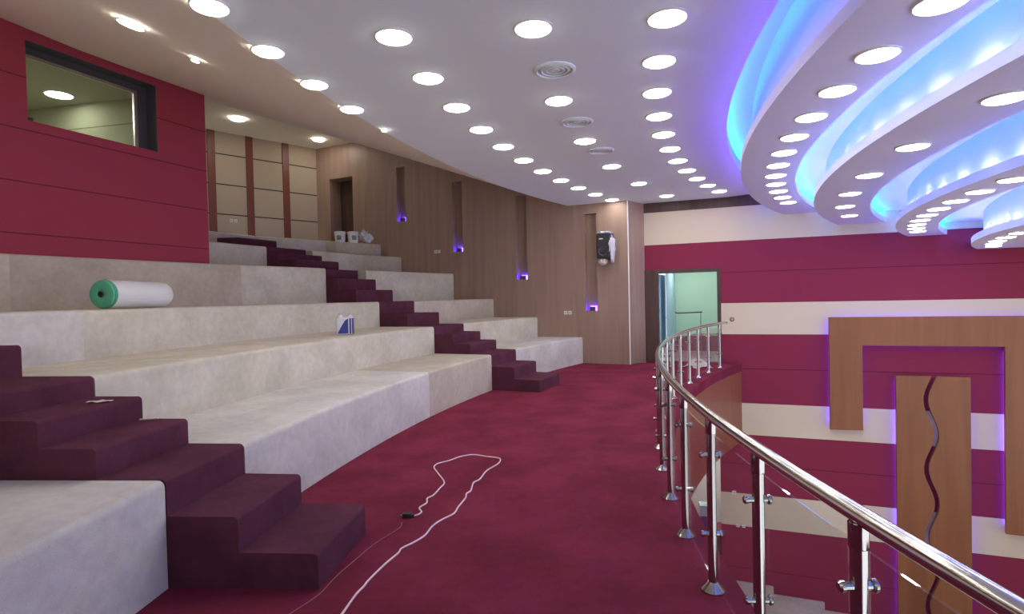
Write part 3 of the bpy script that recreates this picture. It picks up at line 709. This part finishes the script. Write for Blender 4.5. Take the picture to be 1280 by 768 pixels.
for side in (0, 1):
    lab = ('left', 'right')[side]
    t = thing('wavy_panel', '%s one of two tall wooden wall panels split by a wavy gap' % lab, 'wall decoration', (0, 0, 0), 0, 'tall wooden panels with a wavy gap')
    t.matrix_world = frame(STR0, SDIR, SN, (x0, x1)[side], 0, -.17)
    zz = [-.0-i*.1 for i in range(0, 56)]
    off = xm-(x0, x1)[side]; g = .042
    wavy = [(off+wave(z)+(g if side else -g), z) for z in zz]
    poly = ([(0, 0)]+wavy+[(0, zz[-1])]) if side == 0 else ([(0, 0)]+wavy+[(0, zz[-1])])
    bm = bmesh.new(); a = [bm.verts.new((x, .09, z)) for x, z in wavy]; b = [bm.verts.new((0, .09, z)) for x, z in wavy]
    a2 = [bm.verts.new((x, .17, z)) for x, z in wavy]; b2 = [bm.verts.new((0, .17, z)) for x, z in wavy]
    for i in range(len(wavy)-1):
        for q0, q1, q2, q3 in ((a[i], a[i+1], b[i+1], b[i]), (a2[i], a2[i+1], b2[i+1], b2[i]), (a[i], a[i+1], a2[i+1], a2[i]), (b[i], b[i+1], b2[i+1], b2[i])): bm.faces.new((q0, q1, q2, q3))
    for i in (0, -1): bm.faces.new((a[i], b[i], b2[i], a2[i]))
    obj('panel_board', bm, 'wood_orange', t)
    bm = bmesh.new(); xx = .06 if side == 0 else -.09
    box(bm, xx, xx+.03, .03, .05, -5.3, -.1); obj('light_strip', bm, 'led_halo', t)
    bm = bmesh.new(); xx = .25 if side == 0 else -.25
    for z in (-.4, -2.6, -4.8): box(bm, xx-.05, xx+.05, 0, .09, z-.05, z+.05)
    obj('spacer', bm, 'darkgrey', t)

# ============================================================ DOORS
bm = bmesh.new()
for a in ((-.01, .30, -.18, .02, 0.003, 2.19), (1.62, 1.70, -.18, .02, 0.003, 2.19), (.30, 1.62, -.18, .02, 2.10, 2.19)): box(bm, *a, MS)
struct(obj('door_1', bm, 'wood_dark', bevel=.005))
t = thing('door_leaf', 'pale blue-grey door leaf standing open inside the far doorway', 'door', MS @ Vector((.31, -.2, .01)), math.atan2(SDIR.y, SDIR.x)+R_(86))
bm = bmesh.new(); box(bm, 0, .72, -.02, .02, 0, 2.07); obj('leaf', bm, 'paleblue', t, bevel=.003)
bm = bmesh.new(); tube(bm, [(.64, -.03, 1.0), (.64, -.06, 1.0), (.55, -.06, 1.0)], .01, 8); obj('door_handle', bm, 'chrome', t, smooth=True)
# stair lobby behind the far doorway
MV = MS @ Matrix.Translation((0, -.19, 0))
room_box('wall_lobby', MV, .46, 2.9, -2.6, 0., 0.0, 2.7, (['mint', 'paleblue', 'tile', 'white'], {'left': 1, 'floor': 2, 'top': 3}), skip=('front',))
bm = bmesh.new(); box(bm, .47, 2.89, -2.59, -2.56, .0, .42, MV); struct(obj('baseboard_lobby', bm, 'mauve'))
t = thing('stair_handrail', 'thin dark metal handrail on posts inside the far doorway', 'handrail', MV @ Vector((.6, -1.4, 0)), math.atan2(SDIR.y, SDIR.x))
bm = bmesh.new(); tube(bm, [(-.05, 0, 1.12), (0, 0, 1.1), (.1, 0, 1.1), (.62, 0, 1.12)], .016, 8); obj('rail', bm, 'darkgrey', t, smooth=True)
for x in (.58,):
    bm = bmesh.new(); tube(bm, [(x, 0, .0), (x, 0, 1.1)], .013, 8); obj('post', bm, 'brushed', t, smooth=True)
# dark door leaf in the back recess
t = thing('back_door', 'dark brown door ajar in the shadowed recess at the back', 'door', frame(WOOD0, WDIR, WN, 8.80, -.42, 3.2).translation, math.atan2(WDIR.y, WDIR.x)+math.pi)
bm = bmesh.new(); box(bm, 0, .68, -.02, .02, .0, 1.95); obj('leaf', bm, 'wood_dark', t, bevel=.004)
bm = bmesh.new(); tube(bm, [(.6, -.02, .95), (.6, -.06, .95), (.5, -.06, .95)], .01, 8); obj('door_handle', bm, 'chrome', t, smooth=True)
# lower doorway and the room seen through it
MVL = MS @ Matrix.Translation((0, -.19, 0))
room_box('wall_lower_room', MVL, -.8, 2.6, -3.2, 0, -5.0, -1.9, (['white', 'tile'], {'floor': 1}), skip=('front',))
t = thing('red_table', 'red covered table in the lit room below the balcony', 'table', MVL @ Vector((1.25, -.9, -5.0)), math.atan2(SDIR.y, SDIR.x))
bm = bmesh.new(); box(bm, -.5, .5, -.3, .3, .72, .76); obj('tabletop', bm, 'wall_red', t, bevel=.01)
for x in (-.45, .45):
    for y in (-.25, .25):
        bm = bmesh.new(); box(bm, x-.025, x+.025, y-.025, y+.025, .002, .72); obj('leg', bm, 'darkgrey', t)
for (x, z, w, m, lab) in ((.02, .76, .34, 'blue', 'dark blue box on the red table in the lower room'), (.0, 1.04, .3, 'paleblue', 'pale blue parcel on top of the dark blue box')):
    t = thing('box', lab, 'box', MVL @ Vector((1.25+x, -.9, -5.0+z)), math.atan2(SDIR.y, SDIR.x)+.2)
    bm = bmesh.new(); box(bm, -w/2, w/2, -.15, .15, .001, .27); obj('carton', bm, m, t, bevel=.01)
    bm = bmesh.new(); box(bm, -w/2-.002, w/2+.002, -.03, .03, .002, .273); obj('tape', bm, 'socket', t)
t = thing('wall_cabinet', 'small grey box on the white wall of the lower room', 'box', MVL @ Vector((1.1, -3.18, -2.9)), math.atan2(SDIR.y, SDIR.x))
bm = bmesh.new(); box(bm, -.18, .18, 0, .12, -.18, .18); obj('housing', bm, 'label_green', t, bevel=.01)
bm = bmesh.new(); box(bm, -.15, .15, .12, .13, -.15, .15); obj('door', bm, 'tile', t, bevel=.005)
downlight(MVL @ Vector((.9, -1.6, -1.902)), 'lamp_small', .36, 'ceiling light in the lit room below the balcony', 'lobby lights')
downlight(MV @ Vector((1.0, -1.3, 2.698)), 'lamp_small', .25, 'ceiling light in the mint stair lobby', 'lobby lights')
downlight(Vector((-7.75, 9.75, 5.298)), 'lamp_ctrl', .2, 'ceiling light in the control room behind the window', 'control room light')
# crumpled white sheet at the far end of the railing, and one down in the hall
def sheet(loc, w, d, h, label, rz=0, m='white'):
    bm = bmesh.new(); n = 14; g = []
    for i in range(n):
        rr = []
        for j in range(n):
            u, v_ = i/(n-1)*2-1, j/(n-1)*2-1
            e = .82+.14*math.sin(5*u+3*v_); hh = max(0., 1-(u*u+v_*v_)*.75)
            rr.append(bm.verts.new((u*w/2*e, v_*d/2*(.85+.12*math.sin(4*v_-3*u)), .004+h*hh*(.55+.45*abs(math.sin(6*u+2.5*v_))))))
        g.append(rr)
    for A, B in zip(g, g[1:]):
        for j in range(n-1): bm.faces.new((A[j], A[j+1], B[j+1], B[j]))
    bmesh.ops.solidify(bm, geom=bm.faces[:], thickness=.003)
    o = obj('crumpled_sheet', bm, m, smooth='all'); o.location = loc; o.rotation_euler = (0, 0, rz); return tag(o, label, 'plastic sheet')
sheet(P(17.56, 36.6, 0), .55, .6, .2, 'crumpled white sheet on the floor at the far end of the railing', .4)
sheet(P(16.9, 36.5, -5.0), .7, .6, .12, 'crumpled white sheet on the hall floor far below the railing', 0)
# equipment silhouettes inside the control room
t = thing('office_chair', 'dark rounded chair back seen through the control room window', 'chair', MF @ Vector((1.62, -.62, 2.9)), math.atan2(RDIR.y, RDIR.x))
bm = bmesh.new(); box(bm, -.17, .17, -.03, .03, .62, 1.26); obj('backrest', bm, 'black', t, bevel=.1, seg=4)
bm = bmesh.new(); box(bm, -.22, .22, -.5, -.03, .42, .5); obj('seat', bm, 'black', t, bevel=.03)
bm = bmesh.new(); lathe(bm, [(.25, .0), (.25, .03), (.03, .06), (.03, .42)], 14, Matrix.Translation((0, -.26, 0))); obj('pedestal', bm, 'darkgrey', t, smooth=True)
bm = bmesh.new(); box(bm, -.03, .03, -.06, -.02, .4, .8); obj('back_support', bm, 'darkgrey', t)
t = thing('monitor', 'small dark monitor at the left side of the control room window', 'monitor', MF @ Vector((2.32, -.5, 2.9)), math.atan2(RDIR.y, RDIR.x))
bm = bmesh.new(); box(bm, -.06, .06, -.03, .03, 1.0, 1.27); obj('screen', bm, 'darkgrey', t, bevel=.008)
bm = bmesh.new(); box(bm, -.015, .015, -.015, .015, .05, 1.02); box(bm, -.1, .1, -.08, .08, 0.001, .05); obj('stand', bm, 'darkgrey', t)
